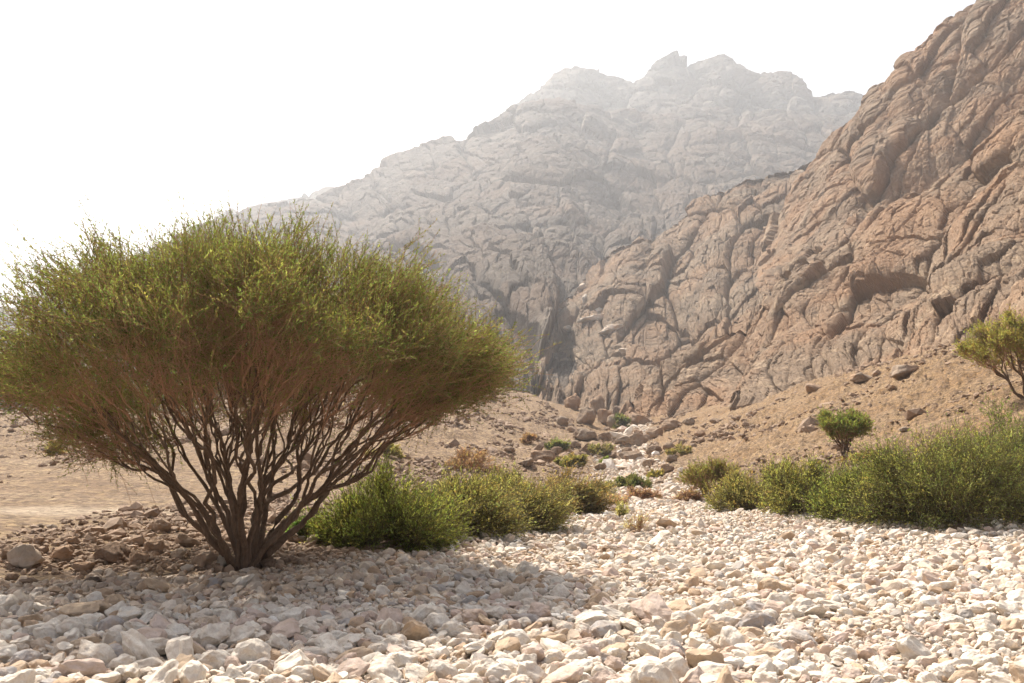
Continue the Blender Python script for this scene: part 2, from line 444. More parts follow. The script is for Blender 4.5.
def stone_shape(sub, kind, seed, cuts=None, rough=1.0):
    r = np.random.default_rng(seed)
    v, f = ICO[sub]; v = v.copy()
    nm, sc = SHAPES[kind]
    n = cuts if cuts is not None else (13 if nm == 'rounded' else 17)
    lo = .74 if nm == 'rounded' else .57
    for _ in range(n):
        d = r.normal(size=3); d /= np.linalg.norm(d); h = r.uniform(lo, .95)
        t = v @ d; ov = np.maximum(t - h, 0)
        v -= ov[:, None] * d[None] * (1.0 if nm != 'rounded' else .93)
    o = r.uniform(0, 50, 3)
    nz = fbm(v[:, 0] * 1.3 + o[0], v[:, 1] * 1.3 + o[1], v[:, 2] * 1.3 + o[2], 3 if sub > 1 else 1, seed % 50)
    v *= (1 + .22 * rough * nz)[:, None]
    v *= np.array(sc) * r.uniform(.88, 1.12, 3) * 1.1
    return v, f

def rand_rot(n, r, tilt=.5):
    out = np.zeros((n, 3, 3))
    a = r.uniform(0, 2 * np.pi, n); b = r.normal(0, tilt, n); c = r.normal(0, tilt, n)
    ca, sa, cb, sb, cc, sc = np.cos(a), np.sin(a), np.cos(b), np.sin(b), np.cos(c), np.sin(c)
    Rz = np.zeros((n, 3, 3)); Rz[:, 0, 0] = ca; Rz[:, 0, 1] = -sa; Rz[:, 1, 0] = sa; Rz[:, 1, 1] = ca; Rz[:, 2, 2] = 1
    Rx = np.zeros((n, 3, 3)); Rx[:, 0, 0] = 1; Rx[:, 1, 1] = cb; Rx[:, 1, 2] = -sb; Rx[:, 2, 1] = sb; Rx[:, 2, 2] = cb
    Ry = np.zeros((n, 3, 3)); Ry[:, 1, 1] = 1; Ry[:, 0, 0] = cc; Ry[:, 0, 2] = sc; Ry[:, 2, 0] = -sc; Ry[:, 2, 2] = cc
    return Rz @ Rx @ Ry

def stone_mass(pos, rad, cols, sub, protos_per_kind=3, tilt=.5, r=rng):
    """numpy arrays of many stones merged"""
    n = len(pos); V, F, C = [], [], []; base = 0
    kinds = r.integers(0, 4 * protos_per_kind, n)
    R = rand_rot(n, r, tilt)
    for kd in range(4 * protos_per_kind):
        ii = np.where(kinds == kd)[0]
        if not len(ii): continue
        v, f = stone_shape(sub, kd % 4, 100 + kd)
        vv = np.einsum('nij,vj->nvi', R[ii], v) * rad[ii, None, None] + pos[ii, None, :]
        ff = f[None] + (np.arange(len(ii)) * len(v))[:, None, None] + base
        V.append(vv.reshape(-1, 3)); F.append(ff.reshape(-1, 3)); C.append(np.repeat(cols[ii], len(v), 0)); base += len(ii) * len(v)
    return np.concatenate(V), np.concatenate(F), np.concatenate(C)

def stone_cols(n, r, warm=0.0):
    pal = np.array([(.78, .71, .62), (.74, .65, .56), (.66, .54, .43), (.62, .48, .41), (.50, .36, .25), (.42, .39, .37), (.83, .79, .73)])
    p = np.array([.23, .22, .17, .13, .09, .05, .11]); p = p / p.sum()
    c = pal[r.choice(len(pal), n, p=p)] * r.uniform(.88, 1.10, (n, 1)) * np.array([1, .985, .945])
    return c * (1 - warm) + warm * np.array([.42, .27, .17])

cell = 0.4; buckets = {}
def try_place(x, y, r, gap):
    ci, cj = int(x // cell), int(y // cell)
    for a in (-1, 0, 1):
        for b in (-1, 0, 1):
            for (ox, oy, orr) in buckets.get((ci + a, cj + b), ()):
                m = (r + orr) * gap
                if (x - ox) ** 2 + (y - oy) ** 2 < m * m: return False
    buckets.setdefault((ci, cj), []).append((x, y, r)); return True

def throw(Y0, Y1, rad, tries, gap, jitter=.25, edge=1.0, margin=1.25):
    got = []
    u = rng.uniform(0, 1, tries); Yc = np.sqrt(Y0 ** 2 + u * (Y1 ** 2 - Y0 ** 2))
    xl = np.maximum(-.53 * Yc * margin - .5, xL(Yc) - 1.2); xr = np.minimum(.53 * Yc * margin + .5, xR(Yc) + 1.0)
    X = xl + (xr - xl) * rng.uniform(0, 1, tries)
    bm = bed_mask(X, Yc); keep = rng.uniform(0, 1, tries) < np.clip(bm * edge + .03, 0, 1)
    rr = rad * np.exp(rng.normal(0, jitter, tries))
    # patches of coarser and finer stone
    pt = fbm(X * .45, Yc * .45, 0 * X, 2, 33)
    rr = rr * np.clip(1 + .6 * pt, .6, 1.5) * (1 - .42 * sstep(9.8, 12.3, Yc) * sstep(.5, -2.5, X))
    for x, y, q, k in zip(X.tolist(), Yc.tolist(), rr.tolist(), keep.tolist()):
        if k and try_place(x, y, q, gap): got.append((x, y, q))
    return got

near = throw(4.6, 10, .100, 420, .92, .15) + throw(4.6, 15, .088, 2600, .86, .22) + throw(4.6, 17, .064, 13000, .80)
near += throw(4.6, 17, .045, 34000, .78) + throw(4.6, 14, .031, 42000, .78) + throw(4.6, 8.5, .022, 26000, .8)
mid = throw(17, 34, .10, 1000, .9) + throw(17, 34, .070, 14000, .82) + throw(17, 34, .05, 40000, .8)
far = throw(34, 70, .13, 1800, .85, .4) + throw(34, 70, .085, 18000, .8) + throw(70, 160, .26, 2500, .8, .5) + throw(70, 160, .16, 5000, .8)
del buckets
near = np.array(near); mid = np.array(mid); far = np.array(far)

def settle(a, sink=.35):
    z = ground_z(a[:, 0], a[:, 1]) + a[:, 2] * sink * rng.uniform(.6, 1.5, len(a))
    return np.stack([a[:, 0], a[:, 1], z], -1)

# the 300 that show largest become individual stones
score = near[:, 2] / near[:, 1]
infr = (np.abs(near[:, 0] / near[:, 1]) < .51) & (near[:, 1] > 6.45)
order = np.argsort(-(score * infr)); big_i = order[:298]; rest_i = order[298:]
P_near = settle(near)

protoA = {}
for kd in range(16):
    v, f = stone_shape(4, kd % 4, 900 + kd)
    me = make_mesh('cobble', v, f, smooth=False, mat=M_cobble['cream white']); protoA[kd] = me

def project(x, y, z):
    yy, zz = y, z - CAMZ
    d = yy * CP + zz * SP; u = -yy * SP + zz * CP
    return 512 + FPX * x / d, 341.5 - FPX * u / d

recs = []
for n_, i in enumerate(big_i):
    kd = random.randrange(16); cname = random.choices(['cream white', 'tan', 'pinkish', 'grey'], [.66, .15, .14, .05])[0]
    x, y, z = P_near[i]; r = near[i, 2]
    px, py = project(x, y, z)
    recs.append(dict(kd=kd, c=cname, x=x, y=y, z=z, r=r, px=px, py=py))
def size_word(r): return 'big' if r > .125 else ('medium' if r > .095 else 'small')
def place_word(px, py):
    side = ['far left', 'left', 'centre left', 'centre right', 'right', 'far right'][min(5, max(0, int(px / 1024 * 6)))]
    if py > 650: band = 'at the front edge'
    elif py > 615: band = 'in the front rows'
    elif py > 585: band = 'in mid bed'
    else: band = 'farther back'
    return f'{band}, {side}'
groups = {}
for q in recs:
    key = (size_word(q['r']), q['c'], SHAPES[q['kd'] % 4][0], place_word(q['px'], q['py']))
    groups.setdefault(key, []).append(q)
ORD = ['leftmost', 'second from left', 'third from left', 'fourth from left', 'fifth from left', 'sixth from left', 'seventh from left', 'eighth from left']
for key, qs in groups.items():
    qs.sort(key=lambda q: q['px'])
    for j, q in enumerate(qs):
        o = bpy.data.objects.new('cobble', protoA[q['kd']]); COL.objects.link(o)
        o.location = (q['x'], q['y'], q['z']); o.scale = (q['r'],) * 3
        o.rotation_euler = (random.gauss(0, .35), random.gauss(0, .35), random.uniform(0, 6.28))
        o.material_slots[0].link = 'OBJECT'; o.material_slots[0].material = M_cobble[q['c']]
        lab = f'{key[0]} {key[1]} {key[2]} stone {key[3]}'
        if len(qs) > 1: lab += ', ' + ORD[j] if j < len(ORD) else ', rightmost'
        o['label'] = lab; o['category'] = 'stone'; o['group'] = 'stones of the dry riverbed'

a1 = near[rest_i]; p1 = P_near[rest_i]
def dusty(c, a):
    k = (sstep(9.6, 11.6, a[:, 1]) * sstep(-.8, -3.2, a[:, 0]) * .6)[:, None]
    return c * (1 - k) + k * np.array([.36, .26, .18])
nearer = a1[:, 1] < 11
parts = [stone_mass(p1[nearer & (a1[:, 2] > .045)], a1[nearer & (a1[:, 2] > .045), 2], dusty(stone_cols(int((nearer & (a1[:, 2] > .045)).sum()), rng), a1[nearer & (a1[:, 2] > .045)]), 3, tilt=.45),
         stone_mass(p1[nearer & (a1[:, 2] <= .045)], a1[nearer & (a1[:, 2] <= .045), 2], dusty(stone_cols(int((nearer & (a1[:, 2] <= .045)).sum()), rng), a1[nearer & (a1[:, 2] <= .045)]), 2, tilt=.6),
         stone_mass(p1[~nearer], a1[~nearer, 2], dusty(stone_cols(int((~nearer).sum()), rng), a1[~nearer]), 2, tilt=.45),
         stone_mass(settle(mid), mid[:, 2], stone_cols(len(mid), rng), 1 if True else 2, tilt=.45),
         stone_mass(settle(far, .3), far[:, 2], stone_cols(len(far), rng, .1), 1, tilt=.4)]
b = 0; VV, FF, CC = [], [], []
for v, f, c in parts: VV.append(v); FF.append(f + b); CC.append(c); b += len(v)
o = link('riverbed_stones', make_mesh('riverbed_stones', np.concatenate(VV), np.concatenate(FF), smooth=False, colors=np.concatenate(CC), mat=M_stone), kind='stuff')
o['label'] = 'mass of pale cream and pinkish stones covering the dry riverbed'; o['category'] = 'stones'
print('stones', len(near), len(mid), len(far), 'faces', sum(len(f) for f in FF))
del VV, FF, CC, parts

# loose scree on the banks and slopes
def scree():
    n = 110000
    u = rng.uniform(0, 1, n); Yc = 12.5 * (165 / 12.5) ** u
    X = rng.uniform(-.62, .62, n) * Yc
    bm = bed_mask(X, Yc); cl = fbm(X * .13, Yc * .09, 0 * X, 4, 50)
    right = sstep(0, 3, X - xR(Yc)); leftnear = (X < 0) & (Yc < 14.6)
    keep = (bm < .4) & ((cl + rng.normal(0, .16, n) >  .12 + .16 * (X > 0) + .22 * ((X < -3) & (Yc < 75))) | (leftnear & (rng.random(n) < .55)))
    X, Yc, cl = X[keep], Yc[keep], cl[keep]; n = len(X)
    rad = (.014 + .0017 * Yc) * np.exp(rng.normal(0, .55, n)) * np.where(X > 0, .82, .9)
    rad = np.clip(rad, .015, .8); rad = np.where(leftnear[keep], np.minimum(rad, .085), rad)
    a = np.stack([X, Yc, rad], -1)
    c = stone_cols(n, rng, .88) * .62
    c *= rng.uniform(.7, 1.15, (n, 1))
    v, f, cc = stone_mass(settle(a, .15), rad, c, 1, tilt=.4)
    o = link('scree_stones', make_mesh('scree_stones', v, f, smooth=False, colors=np.clip(cc, 0, .8), mat=M_stone), kind='stuff')
    o['label'] = 'loose brown rubble scattered over the sandy banks and slopes'; o['category'] = 'stones'
scree()

# boulders: (px, py_base, width_px, height_px, material, label)
B_PROTO = {}
def boulder(px, py, w, h, mat, label, group, seed, kind=1, hit=None):
    x, y, z = hit or ground_hit(px, py)
    rx = w / FPX * y / 2; rz = h / FPX * y / 2
    v, f = stone_shape(4 if w > 14 else 3, kind, seed, cuts=13, rough=1.2)
    v = v / np.abs(v).max(0)
    v *= np.array([rx, (rx + rz) * .5, rz])
    n = fbm(v[:, 0] / rx * 3, v[:, 1] / rx * 3, v[:, 2] / rx * 3 + seed, 3, 4)
    v *= (1 + .05 * n)[:, None]
    o = link('boulder', make_mesh('boulder', v, f, mat=mat), label=label, category='boulder')
    o.location = (x, y, z + rz * .55); o.rotation_euler = (random.gauss(0, .08), random.gauss(0, .1), random.uniform(-.5, .5))
    if group: o['group'] = group
    return o

G1 = 'boulders along the left bank'
left_b = [
 (26, 568, 42, 34, M_boulder_pale, 'big pale blocky boulder at the left edge of the bank', 1),
 (112, 562, 42, 30, M_boulder_dark, 'dark brown lumpy boulder in the middle of the bank row', 1),
 (60, 560, 30, 22, M_boulder, 'brown boulder just right of the big pale boulder', 1),
 (84, 572, 24, 16, M_boulder, 'low brown stone in shade below the dark lumpy boulder', 2),
 (38, 545, 18, 12, M_boulder, 'small tan stone behind the big pale boulder', 1),
 (72, 545, 20, 12, M_boulder, 'tan stone resting behind the brown bank boulder', 0),
 (140, 562, 28, 20, M_boulder, 'tan boulder touching the dark lumpy one on its right', 1),
 (156, 553, 30, 24, M_boulder, 'upright tan block behind the middle of the bank row', 1),
 (160, 531, 26, 18, M_boulder, 'rounded tan boulder farthest back behind the bank row', 0),
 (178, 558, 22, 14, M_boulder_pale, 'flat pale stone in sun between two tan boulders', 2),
 (186, 546, 34, 16, M_boulder, 'long low tan boulder behind the flat pale stone', 2),
 (203, 566, 32, 24, M_boulder, 'tan angular boulder nearest the acacia trunk on its left', 1),
 (188, 571, 16, 10, M_boulder_pale, 'small pale stone at the foot of the tan angular boulder', 1),
 (222, 568, 16, 20, M_boulder_pale, 'narrow pale slab leaning beside the acacia trunk', 1),
 (8, 560, 20, 20, M_boulder_dark, 'dark boulder cut by the left edge of the photo', 1),
 (12, 580, 16, 10, M_boulder, 'low brown stone in shade at the far left', 2),
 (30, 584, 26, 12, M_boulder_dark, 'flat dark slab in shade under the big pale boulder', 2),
 (52, 530, 14, 8, M_boulder, 'small stone on the sand far behind the pale boulder', 0),
 (40, 528, 10, 6, M_boulder, 'tiny tan stone on the sand at far left', 0),
 (105, 540, 16, 9, M_boulder, 'small tan stone above the dark lumpy boulder', 0),
 (128, 543, 14, 9, M_boulder_pale, 'pale small stone on the sand behind the row', 0),
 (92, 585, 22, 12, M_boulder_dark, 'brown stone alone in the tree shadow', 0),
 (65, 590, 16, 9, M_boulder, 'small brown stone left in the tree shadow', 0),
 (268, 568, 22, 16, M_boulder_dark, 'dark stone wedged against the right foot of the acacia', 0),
 (284, 560, 14, 9, M_boulder, 'small tan stone right of the acacia foot', 0),
 (312, 545, 16, 14, M_boulder, 'reddish rounded stone beside the dry tuft', 0),
 (344, 548, 18, 12, M_boulder, 'pinkish rounded stone at the left foot of the front shrub', 0),
 (300, 541, 14, 8, M_boulder_pale, 'pale flat stone behind the reddish rounded stone', 2),
 (303, 534, 12, 10, M_boulder_dark, 'dark small stone under the green weed', 0),
 (236, 536, 10, 8, M_boulder, 'small stone on the sand just behind the acacia', 0),
]
for i, (px, py, w, h, m, lab, kd) in enumerate(left_b): boulder(px, py, w * .85, h * .85, m, lab, G1, 300 + i, kd)
G2 = 'stones on the bank below the shrubs'
for i, (px, py, w, h, m, lab, kd) in enumerate([
 (517, 526, 18, 12, M_boulder, 'tan boulder left of the bright green weed', 1),
 (557, 521, 26, 16, M_boulder, 'orange tan boulder right of the bright green weed', 1),
 (545, 524, 12, 9, M_boulder_pale, 'pale stone between bright weed and orange boulder', 0),
 (478, 545, 18, 7, M_boulder_dark, 'flat dark stone on the pale bed in front of the shrubs', 2),
 (753, 510, 22, 12, M_boulder, 'orange tan stone under the leftmost right hand shrub', 1),
 (770, 513, 14, 8, M_boulder, 'small tan stone in front of the right hand shrubs', 0),
 (958, 532, 20, 14, M_boulder_dark, 'brown boulder in front of the large right shrub', 1),
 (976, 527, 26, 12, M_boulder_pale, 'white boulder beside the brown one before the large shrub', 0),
 (668, 521, 7, 5, M_cobble['black'], 'lone black stone on the pale middle of the bed', 1),
 (612, 556, 30, 14, M_boulder, 'tan flat boulder alone on the middle of the bed', 2)]):
    boulder(px, py, w, h, m, lab, G2, 500 + i, kd)

# gorge mouth boulders
gb = [(597, 412, 18, 22), (573, 405, 16, 18), (587, 424, 20, 18), (604, 424, 16, 17), (618, 400, 14, 18), (612, 427, 10, 14), (628, 398, 18, 9), (585, 440, 22, 12), (563, 425, 12, 12),
      (648, 398, 18, 14), (660, 412, 22, 12), (640, 425, 22, 14), (655, 438, 18, 12), (672, 430, 20, 12), (690, 425, 14, 8), (640, 447, 24, 16), (622, 444, 16, 9), (654, 455, 16, 10), (668, 450, 12, 8),
      (542, 462, 26, 14), (528, 466, 14, 9), (590, 452, 18, 10), (575, 447, 12, 8), (632, 462, 22, 14), (650, 468, 16, 10), (667, 472, 14, 9), (612, 458, 12, 7), (600, 470, 12, 7), (638, 436, 10, 8),
      (648, 478, 12, 7), (672, 462, 10, 7), (683, 444, 10, 6), (556, 455, 12, 8), (605, 440, 14, 9), (628, 455, 12, 8), (620, 472, 10, 6), (660, 485, 12, 7), (700, 437, 12, 7), (715, 424, 12, 6), (535, 440, 12, 7), (510, 452, 12, 6)]
seen = {}
for i, (px, py, w, h) in enumerate(gb):
    sz = 'large' if w >= 20 else ('middling' if w >= 14 else 'small')
    ht = 'high by the cliff foot' if py < 415 else ('at the foot of the cliffs' if py < 430 else ('partway down the gorge' if py < 450 else 'low in the gorge'))
    sd = 'left of the stream line' if px < 622 else 'right of the stream line'
    seen.setdefault((sz, ht, sd), []).append((px, i))
glab = {}
for (sz, ht, sd), l in seen.items():
    l.sort()
    for j, (px, i) in enumerate(l):
        glab[i] = f'{sz} boulder {ht}, {sd}' + ('' if len(l) == 1 else f', {ORD[j]}')
for i, (px, py, w, h) in enumerate(gb):
    boulder(px, py, w * 1.1, h * 1.15, M_boulder_far, glab[i], 'boulders at the gorge mouth', 600 + i, [1, 0, 1][i % 3])

# pale water-worn ledges high in the gorge
bpy.context.view_layer.update()
def wall_hit(px, py):
    d = Vector([float(q) for q in ray(px, py)]); best = None
    for ob in (bpy.data.objects['mountain_gorge'], bpy.data.objects['mountain_left'], bpy.data.objects['mountain_near']):
        ok, loc, nrm, i = ob.ray_cast(Vector((0, 0, CAMZ)), d)
        if ok and (best is None or loc.y < best.y): best = loc
    return tuple(best)
for i, (px, py, w, h, lab) in enumerate([(582, 289, 9, 7, 'small white ledge, highest in the dry waterfall'), (585, 303, 6, 12, 'narrow upright white rock in the dry waterfall'), (590, 320, 22, 6, 'long white ledge in the dry waterfall'),
        (611, 331, 20, 8, 'white sloping ledge right of the long one'), (600, 312, 9, 6, 'small pale rock between two white ledges'), (568, 330, 12, 5, 'pale ledge left of the dry waterfall'), (625, 352, 10, 5, 'pale rock low in the dry waterfall')]):
    x, y, z = wall_hit(px, py)
    boulder(px, py, w * 1.5, h * 1.5, M_boulder_pale, lab, 'pale ledges of the dry waterfall', 800 + i, 1, hit=(x, y - .5, z - h / FPX * y * .3))

# rocky knolls on the right slope (outcrops under the cliff)
for i, (px, py, w, h, lab) in enumerate([(905, 377, 30, 20, 'low craggy outcrop on top of the right slope'), (862, 382, 26, 13, 'broken outcrop left of the low craggy one'), (812, 392, 22, 12, 'pale outcrop on the crest of the right slope'),
                                 (905, 432, 11, 7, 'rock halfway down the slope')]):
    boulder(px, py, w, h, M_boulder, lab, 'rocks on the right slope', 700 + i, 1)

# ------------------------------------------------------------------ plants
def tubes(segs, r0, r1, sides=5):
    """segs: (n,m,3) polylines, radius tapering r0->r1"""
    n, m, _ = segs.shape
    T = np.gradient(segs, axis=1); T /= np.maximum(np.linalg.norm(T, axis=-1), 1e-9)[..., None]
    up = np.where(np.abs(T[..., 2:3]) > .9, np.array([1., 0, 0]), np.array([0, 0, 1.]))
    A = np.cross(T, up); A /= np.linalg.norm(A, axis=-1)[..., None]; B = np.cross(T, A)
    w = np.linspace(0, 1, m)[None, :]; rad = r0[:, None] * (1 - w) + r1[:, None] * w
    an = np.arange(sides) / sides * 2 * np.pi
    V = segs[:, :, None, :] + rad[:, :, None, None] * (np.cos(an)[None, None, :, None] * A[:, :, None, :] + np.sin(an)[None, None, :, None] * B[:, :, None, :])
    i = np.arange(n)[:, None, None] * m * sides; j = np.arange(m - 1)[None, :, None] * sides; k = np.arange(sides)[None, None, :]; k2 = (k + 1) % sides
    F = np.stack([i + j + k, i + j + k2, i + j + sides + k2, i + j + sides + k], -1).reshape(-1, 4)
    return V.reshape(-1, 3), F

def kmeans_dir(D, k, r):
    c = D[r.choice(len(D), k, replace=False)]
    for _ in range(6):
        lab = np.argmax(D @ c.T, 1)
        for q in range(k):
            if (lab == q).any():
                c[q] = D[lab == q].mean(0); c[q] /= np.linalg.norm(c[q]) + 1e-9
    return np.argmax(D @ c.T, 1)

def skeleton(T, stems, spread, seed, frac=(.17, .31), jit=.06, rad_k=.0045, expo=.47, lead=None):
    """branching that fans out from the root (0,0,0) to every target in T by repeated splitting"""
    r = np.random.default_rng(seed)
    edges = []; size = np.linalg.norm(T.max(0) - T.min(0))
    rad = lambda n: rad_k * n ** expo
    def curve(p0, d0, p1, n):
        L = np.linalg.norm(p1 - p0); t = np.linspace(0, 1, 6)[:, None]
        c1 = p0 + d0 * L * .4
        q = (1 - t) ** 2 * p0 + 2 * (1 - t) * t * c1 + t * t * p1
        q[1:-1] += r.normal(0, .022, (4, 3)) * L
        return q
    stack = []
    D = T / np.linalg.norm(T, axis=1)[:, None]
    lab = kmeans_dir(D, stems, r)
    for q in range(stems):
        idx = np.where(lab == q)[0]
        if len(idx):
            cdir = D[idx].mean(0); cdir /= np.linalg.norm(cdir)
            up = 1.0
            b = np.array([cdir[0] * spread + r.normal(0, spread * .25), cdir[1] * spread + r.normal(0, spread * .25), -0.06])
            d = cdir * .8 + np.array([0, 0, .5]); stack.append((b, d / np.linalg.norm(d), idx, 0))
    ends = []
    while stack:
        p, d, idx, dep = stack.pop()
        if len(idx) == 1:
            t = T[idx[0]]; edges.append((curve(p, d, t, 1), rad(1), rad(1) * .4, 1)); e = t - p; ends.append((t, e / (np.linalg.norm(e) + 1e-9))); continue
        cen = T[idx].mean(0); f = r.uniform(*frac) if dep else r.uniform(.10, .26)
        if len(idx) < 6: f = r.uniform(.4, .6)
        q = p + (cen - p) * f + r.normal(0, jit, 3) * np.linalg.norm(cen - p) * .8
        if dep < 3: q[2] += (.10, .05, .0)[dep] * np.linalg.norm(cen - p) * np.hypot(cen[0] - p[0], cen[1] - p[1]) / np.linalg.norm(cen - p)
        c = curve(p, d, q, len(idx)); nd = c[-1] - c[-2]; nd /= np.linalg.norm(nd)
        edges.append((c, rad(len(idx)) * (1.25 if dep == 0 else 1), rad(len(idx)), len(idx)))
        rel = T[idx] - q; rel /= np.linalg.norm(rel, axis=1)[:, None] + 1e-9
        k = min(len(idx), 2 if r.random() < .75 else 3); lb = kmeans_dir(rel, k, r)
        if (lb == lb[0]).all(): lb = (np.arange(len(idx)) % 2)
        for z in set(lb.tolist()): stack.append((q, nd, idx[lb == z], dep + 1))
    C = np.array([e[0] for e in edges]); r0 = np.array([e[1] for e in edges]); r1 = np.array([e[2] for e in edges]); nn = np.array([e[3] for e in edges])
    return C, r0, r1, nn, np.array([e[0] for e in ends]), np.array([e[1] for e in ends])

LEAF_K = 1.0
def shoots_and_leaves(P, D, r, per, length, upbias, leaf_n, leaf_len, leaf_w, col, colvar, bare=None, wind=(0, 0, 0), curve=.25, spread=.55):
    n = len(P) * per
    p = np.repeat(P, per, 0) + r.normal(0, length * .22, (n, 3)); d = np.repeat(D, per, 0) + r.normal(0, spread, (n, 3)) + np.array([0, 0, upbias]) + np.array(wind)
    d /= np.linalg.norm(d, axis=1)[:, None]
    L = length * np.exp(r.normal(0, .3, n))
    side = r.normal(0, 1, (n, 3)); side -= (side * d).sum(1)[:, None] * d; side /= np.linalg.norm(side, axis=1)[:, None]
    t = np.linspace(0, 1, 4)[None, :, None]
    S = p[:, None, :] + d[:, None, :] * L[:, None, None] * (t - .35) + side[:, None, :] * (L[:, None, None] * curve * t * t)
    # leaves
    keep = np.ones(n, bool) if bare is None else r.random(n) > np.repeat(bare, per)
    ii = np.where(keep)[0]; m = len(ii)
    S = S[keep | (r.random(n) < .45)]
    tt = r.uniform(.05, 1.0, (m, leaf_n)); 
    base = p[ii][:, None, :] + d[ii][:, None, :] * (L[ii][:, None] * (tt - .35))[..., None] + side[ii][:, None, :] * (L[ii][:, None] * curve * tt * tt)[..., None]
    a = d[ii][:, None, :] * 1.0 + r.normal(0, .42, (m, leaf_n, 3)); a /= np.linalg.norm(a, axis=-1)[..., None]
    w = np.cross(a, r.normal(0, 1, (m, leaf_n, 3))); w /= np.linalg.norm(w, axis=-1)[..., None]
    ll = leaf_len * r.uniform(.6, 1.3, (m, leaf_n, 1)); lw = leaf_w * r.uniform(.6, 1.3, (m, leaf_n, 1))
    V = np.stack([base, base + a * ll * .5 + w * lw * .5, base + a * ll, base + a * ll * .5 - w * lw * .5], 2).reshape(-1, 3)
    F = np.arange(len(V)).reshape(-1, 4)
    cc = np.array(col)[None] * np.array([1.10, 1, 1.2] if LEAF_K > 1 else [1.0, 1, 1]) * LEAF_K * np.exp(r.normal(0, colvar, (m, 1))) * (1 + r.normal(0, .08, (m, 3)))
    # some shoots yellower, some greyer
    ye = r.random(m) < .25; cc[ye] *= np.array([1.2, 1.08, .92])
    Cc = np.repeat(np.clip(cc, .005, .5), leaf_n * 4, 0)
    return S, V, F, Cc

def plant(name, label, cat, loc, T, stems, spread, seed, per, length, upbias, leaf_n, leaf_len, leaf_w, col, group=None, thick=.0045, colvar=.3, bare=None,
          wind=(0, 0, 0), woodmat=None, twigsides=3, expo=.47, shoot_r=.003, jit=.06, spr=.55, twigmat=None, crown='crown', trunkname='trunk'):
    r = np.random.default_rng(seed + 1)
    C, r0, r1, nn, E, ED = skeleton(T, stems, spread, seed, rad_k=thick, expo=expo, jit=jit)
    root = bpy.data.objects.new(name, None); COL.objects.link(root); root.location = loc; root.empty_display_size = .3
    root['label'] = label; root['category'] = cat
    if group: root['group'] = group
    big = nn > (12 if len(T) > 400 else 3)
    if big.any():
        v, f = tubes(C[big], r0[big], r1[big], 7); link(trunkname, make_mesh(trunkname, v, f, mat=woodmat or M_bark), root)
    v1, f1 = tubes(C[~big], r0[~big], r1[~big], 4)
    bp = None if bare is None else bare(E)
    S, V, F, Cc = shoots_and_leaves(E, ED, r, per, length, upbias, leaf_n, leaf_len, leaf_w, col, colvar, bp, wind, spread=spr)
    n = len(S); v2, f2 = tubes(S, np.full(n, shoot_r), np.full(n, shoot_r * .65), 3)
    link('twigs', make_mesh('twigs', np.concatenate([v1, v2]), np.concatenate([f1, f2 + len(v1)]), mat=twigmat or M_twig), root)
    link(crown, make_mesh(crown, V, F, smooth=False, colors=Cc, mat=M_leaf), root)
    return root

# --- the big acacia
def acacia_targets(n, seed, R=3.55, H=4.75, prof_top=None, prof_bot=None, stretch=None):
    r = np.random.default_rng(seed)
    n2 = n * 3; rho = np.sqrt(r.uniform(0.0, 1, n2)); ph = r.uniform(0, 2 * np.pi, n2)
    lump = 1 + .14 * fbm(np.cos(ph) * 2.2, np.sin(ph) * 1.6, 0 * ph, 3, seed)
    top = np.interp(rho, *prof_top) * H; bot = np.interp(rho, *prof_bot) * H
    u = r.uniform(0, 1, n2) ** .55
    z = bot + (top - bot) * u
    x = rho * np.cos(ph) * R * lump; y = rho * np.sin(ph) * R * lump
    # gaps between foliage layers
    g = fbm(x * .9, y * .9, z * 2.2, 3, seed + 5)
    g2 = fbm(x * 2.1, y * 2.1, z * 3.2, 2, seed + 15)
    keep = (g > -.2) & (g2 > -.12)
    P = np.stack([x, y, z], -1)[keep]
    nc = max(12, n // 13)
    c = P[:nc]; rad = c / np.linalg.norm(c, axis=1)[:, None]; rad[:, 2] *= .6
    k = r.integers(0, nc, int(n * .66)); q = R / 3.3
    sp = c[k] + rad[k] * r.normal(0, .17 * q, (len(k), 1)) + r.normal(0, .13 * q, (len(k), 3))
    return np.concatenate([sp, P[nc:nc + n - len(k)]])

ax, ay, az = ground_hit(247, 568)
print('acacia at', ax, ay, az)
TT = ([0, .3, .55, .75, .9, 1], [1.0, .975, .91, .82, .73, .64]); TB = ([0, .3, .6, .8, 1], [.37, .36, .41, .47, .54])
T = acacia_targets(5000, 4, 3.30, 4.22, TT, TB)
T[:, 0] *= np.where(T[:, 0] < 0, 1.03, .95)
gapz = 3.02 + .05 * T[:, 0]
T = T[~((T[:, 0] < -1.5) & (np.abs(T[:, 2] - gapz) < .30) & (rng.random(len(T)) < .93))]
low_l = (T[:, 0] < -1.6) & (T[:, 2] < 2.72); T[low_l, 2] -= .16 * (-1.6 - T[low_l, 0])
def bare_f(E):
    rho = np.hypot(E[:, 0], E[:, 1]) / 3.3
    lo = np.interp(rho, *TB) * 4.22; hi = np.interp(rho, *TT) * 4.22
    u = (E[:, 2] - lo) / (hi - lo)
    ex = E[:, 0] + .35 * fbm(E[:, 0] * 1.3, E[:, 1] * 1.3, E[:, 2] * 1.3, 3, 12)
    thr = .40 - .70 * sstep(-.5, -1.7, ex) - .42 * sstep(1.3, 2.5, ex) - .15 * np.clip(fbm(E[:, 0], E[:, 1], E[:, 2], 2, 19), 0, 1)
    thr = thr + .42 * fbm(E[:, 0] * .9 + 4, E[:, 1] * .9, E[:, 2] * 1.5, 3, 29)
    return np.clip(.85 - (u - thr) * 2.6, 0, .82)
T = T[T[:, 2] > .64 * np.hypot(T[:, 0], T[:, 1]) + .12]
rl = np.random.default_rng(77)
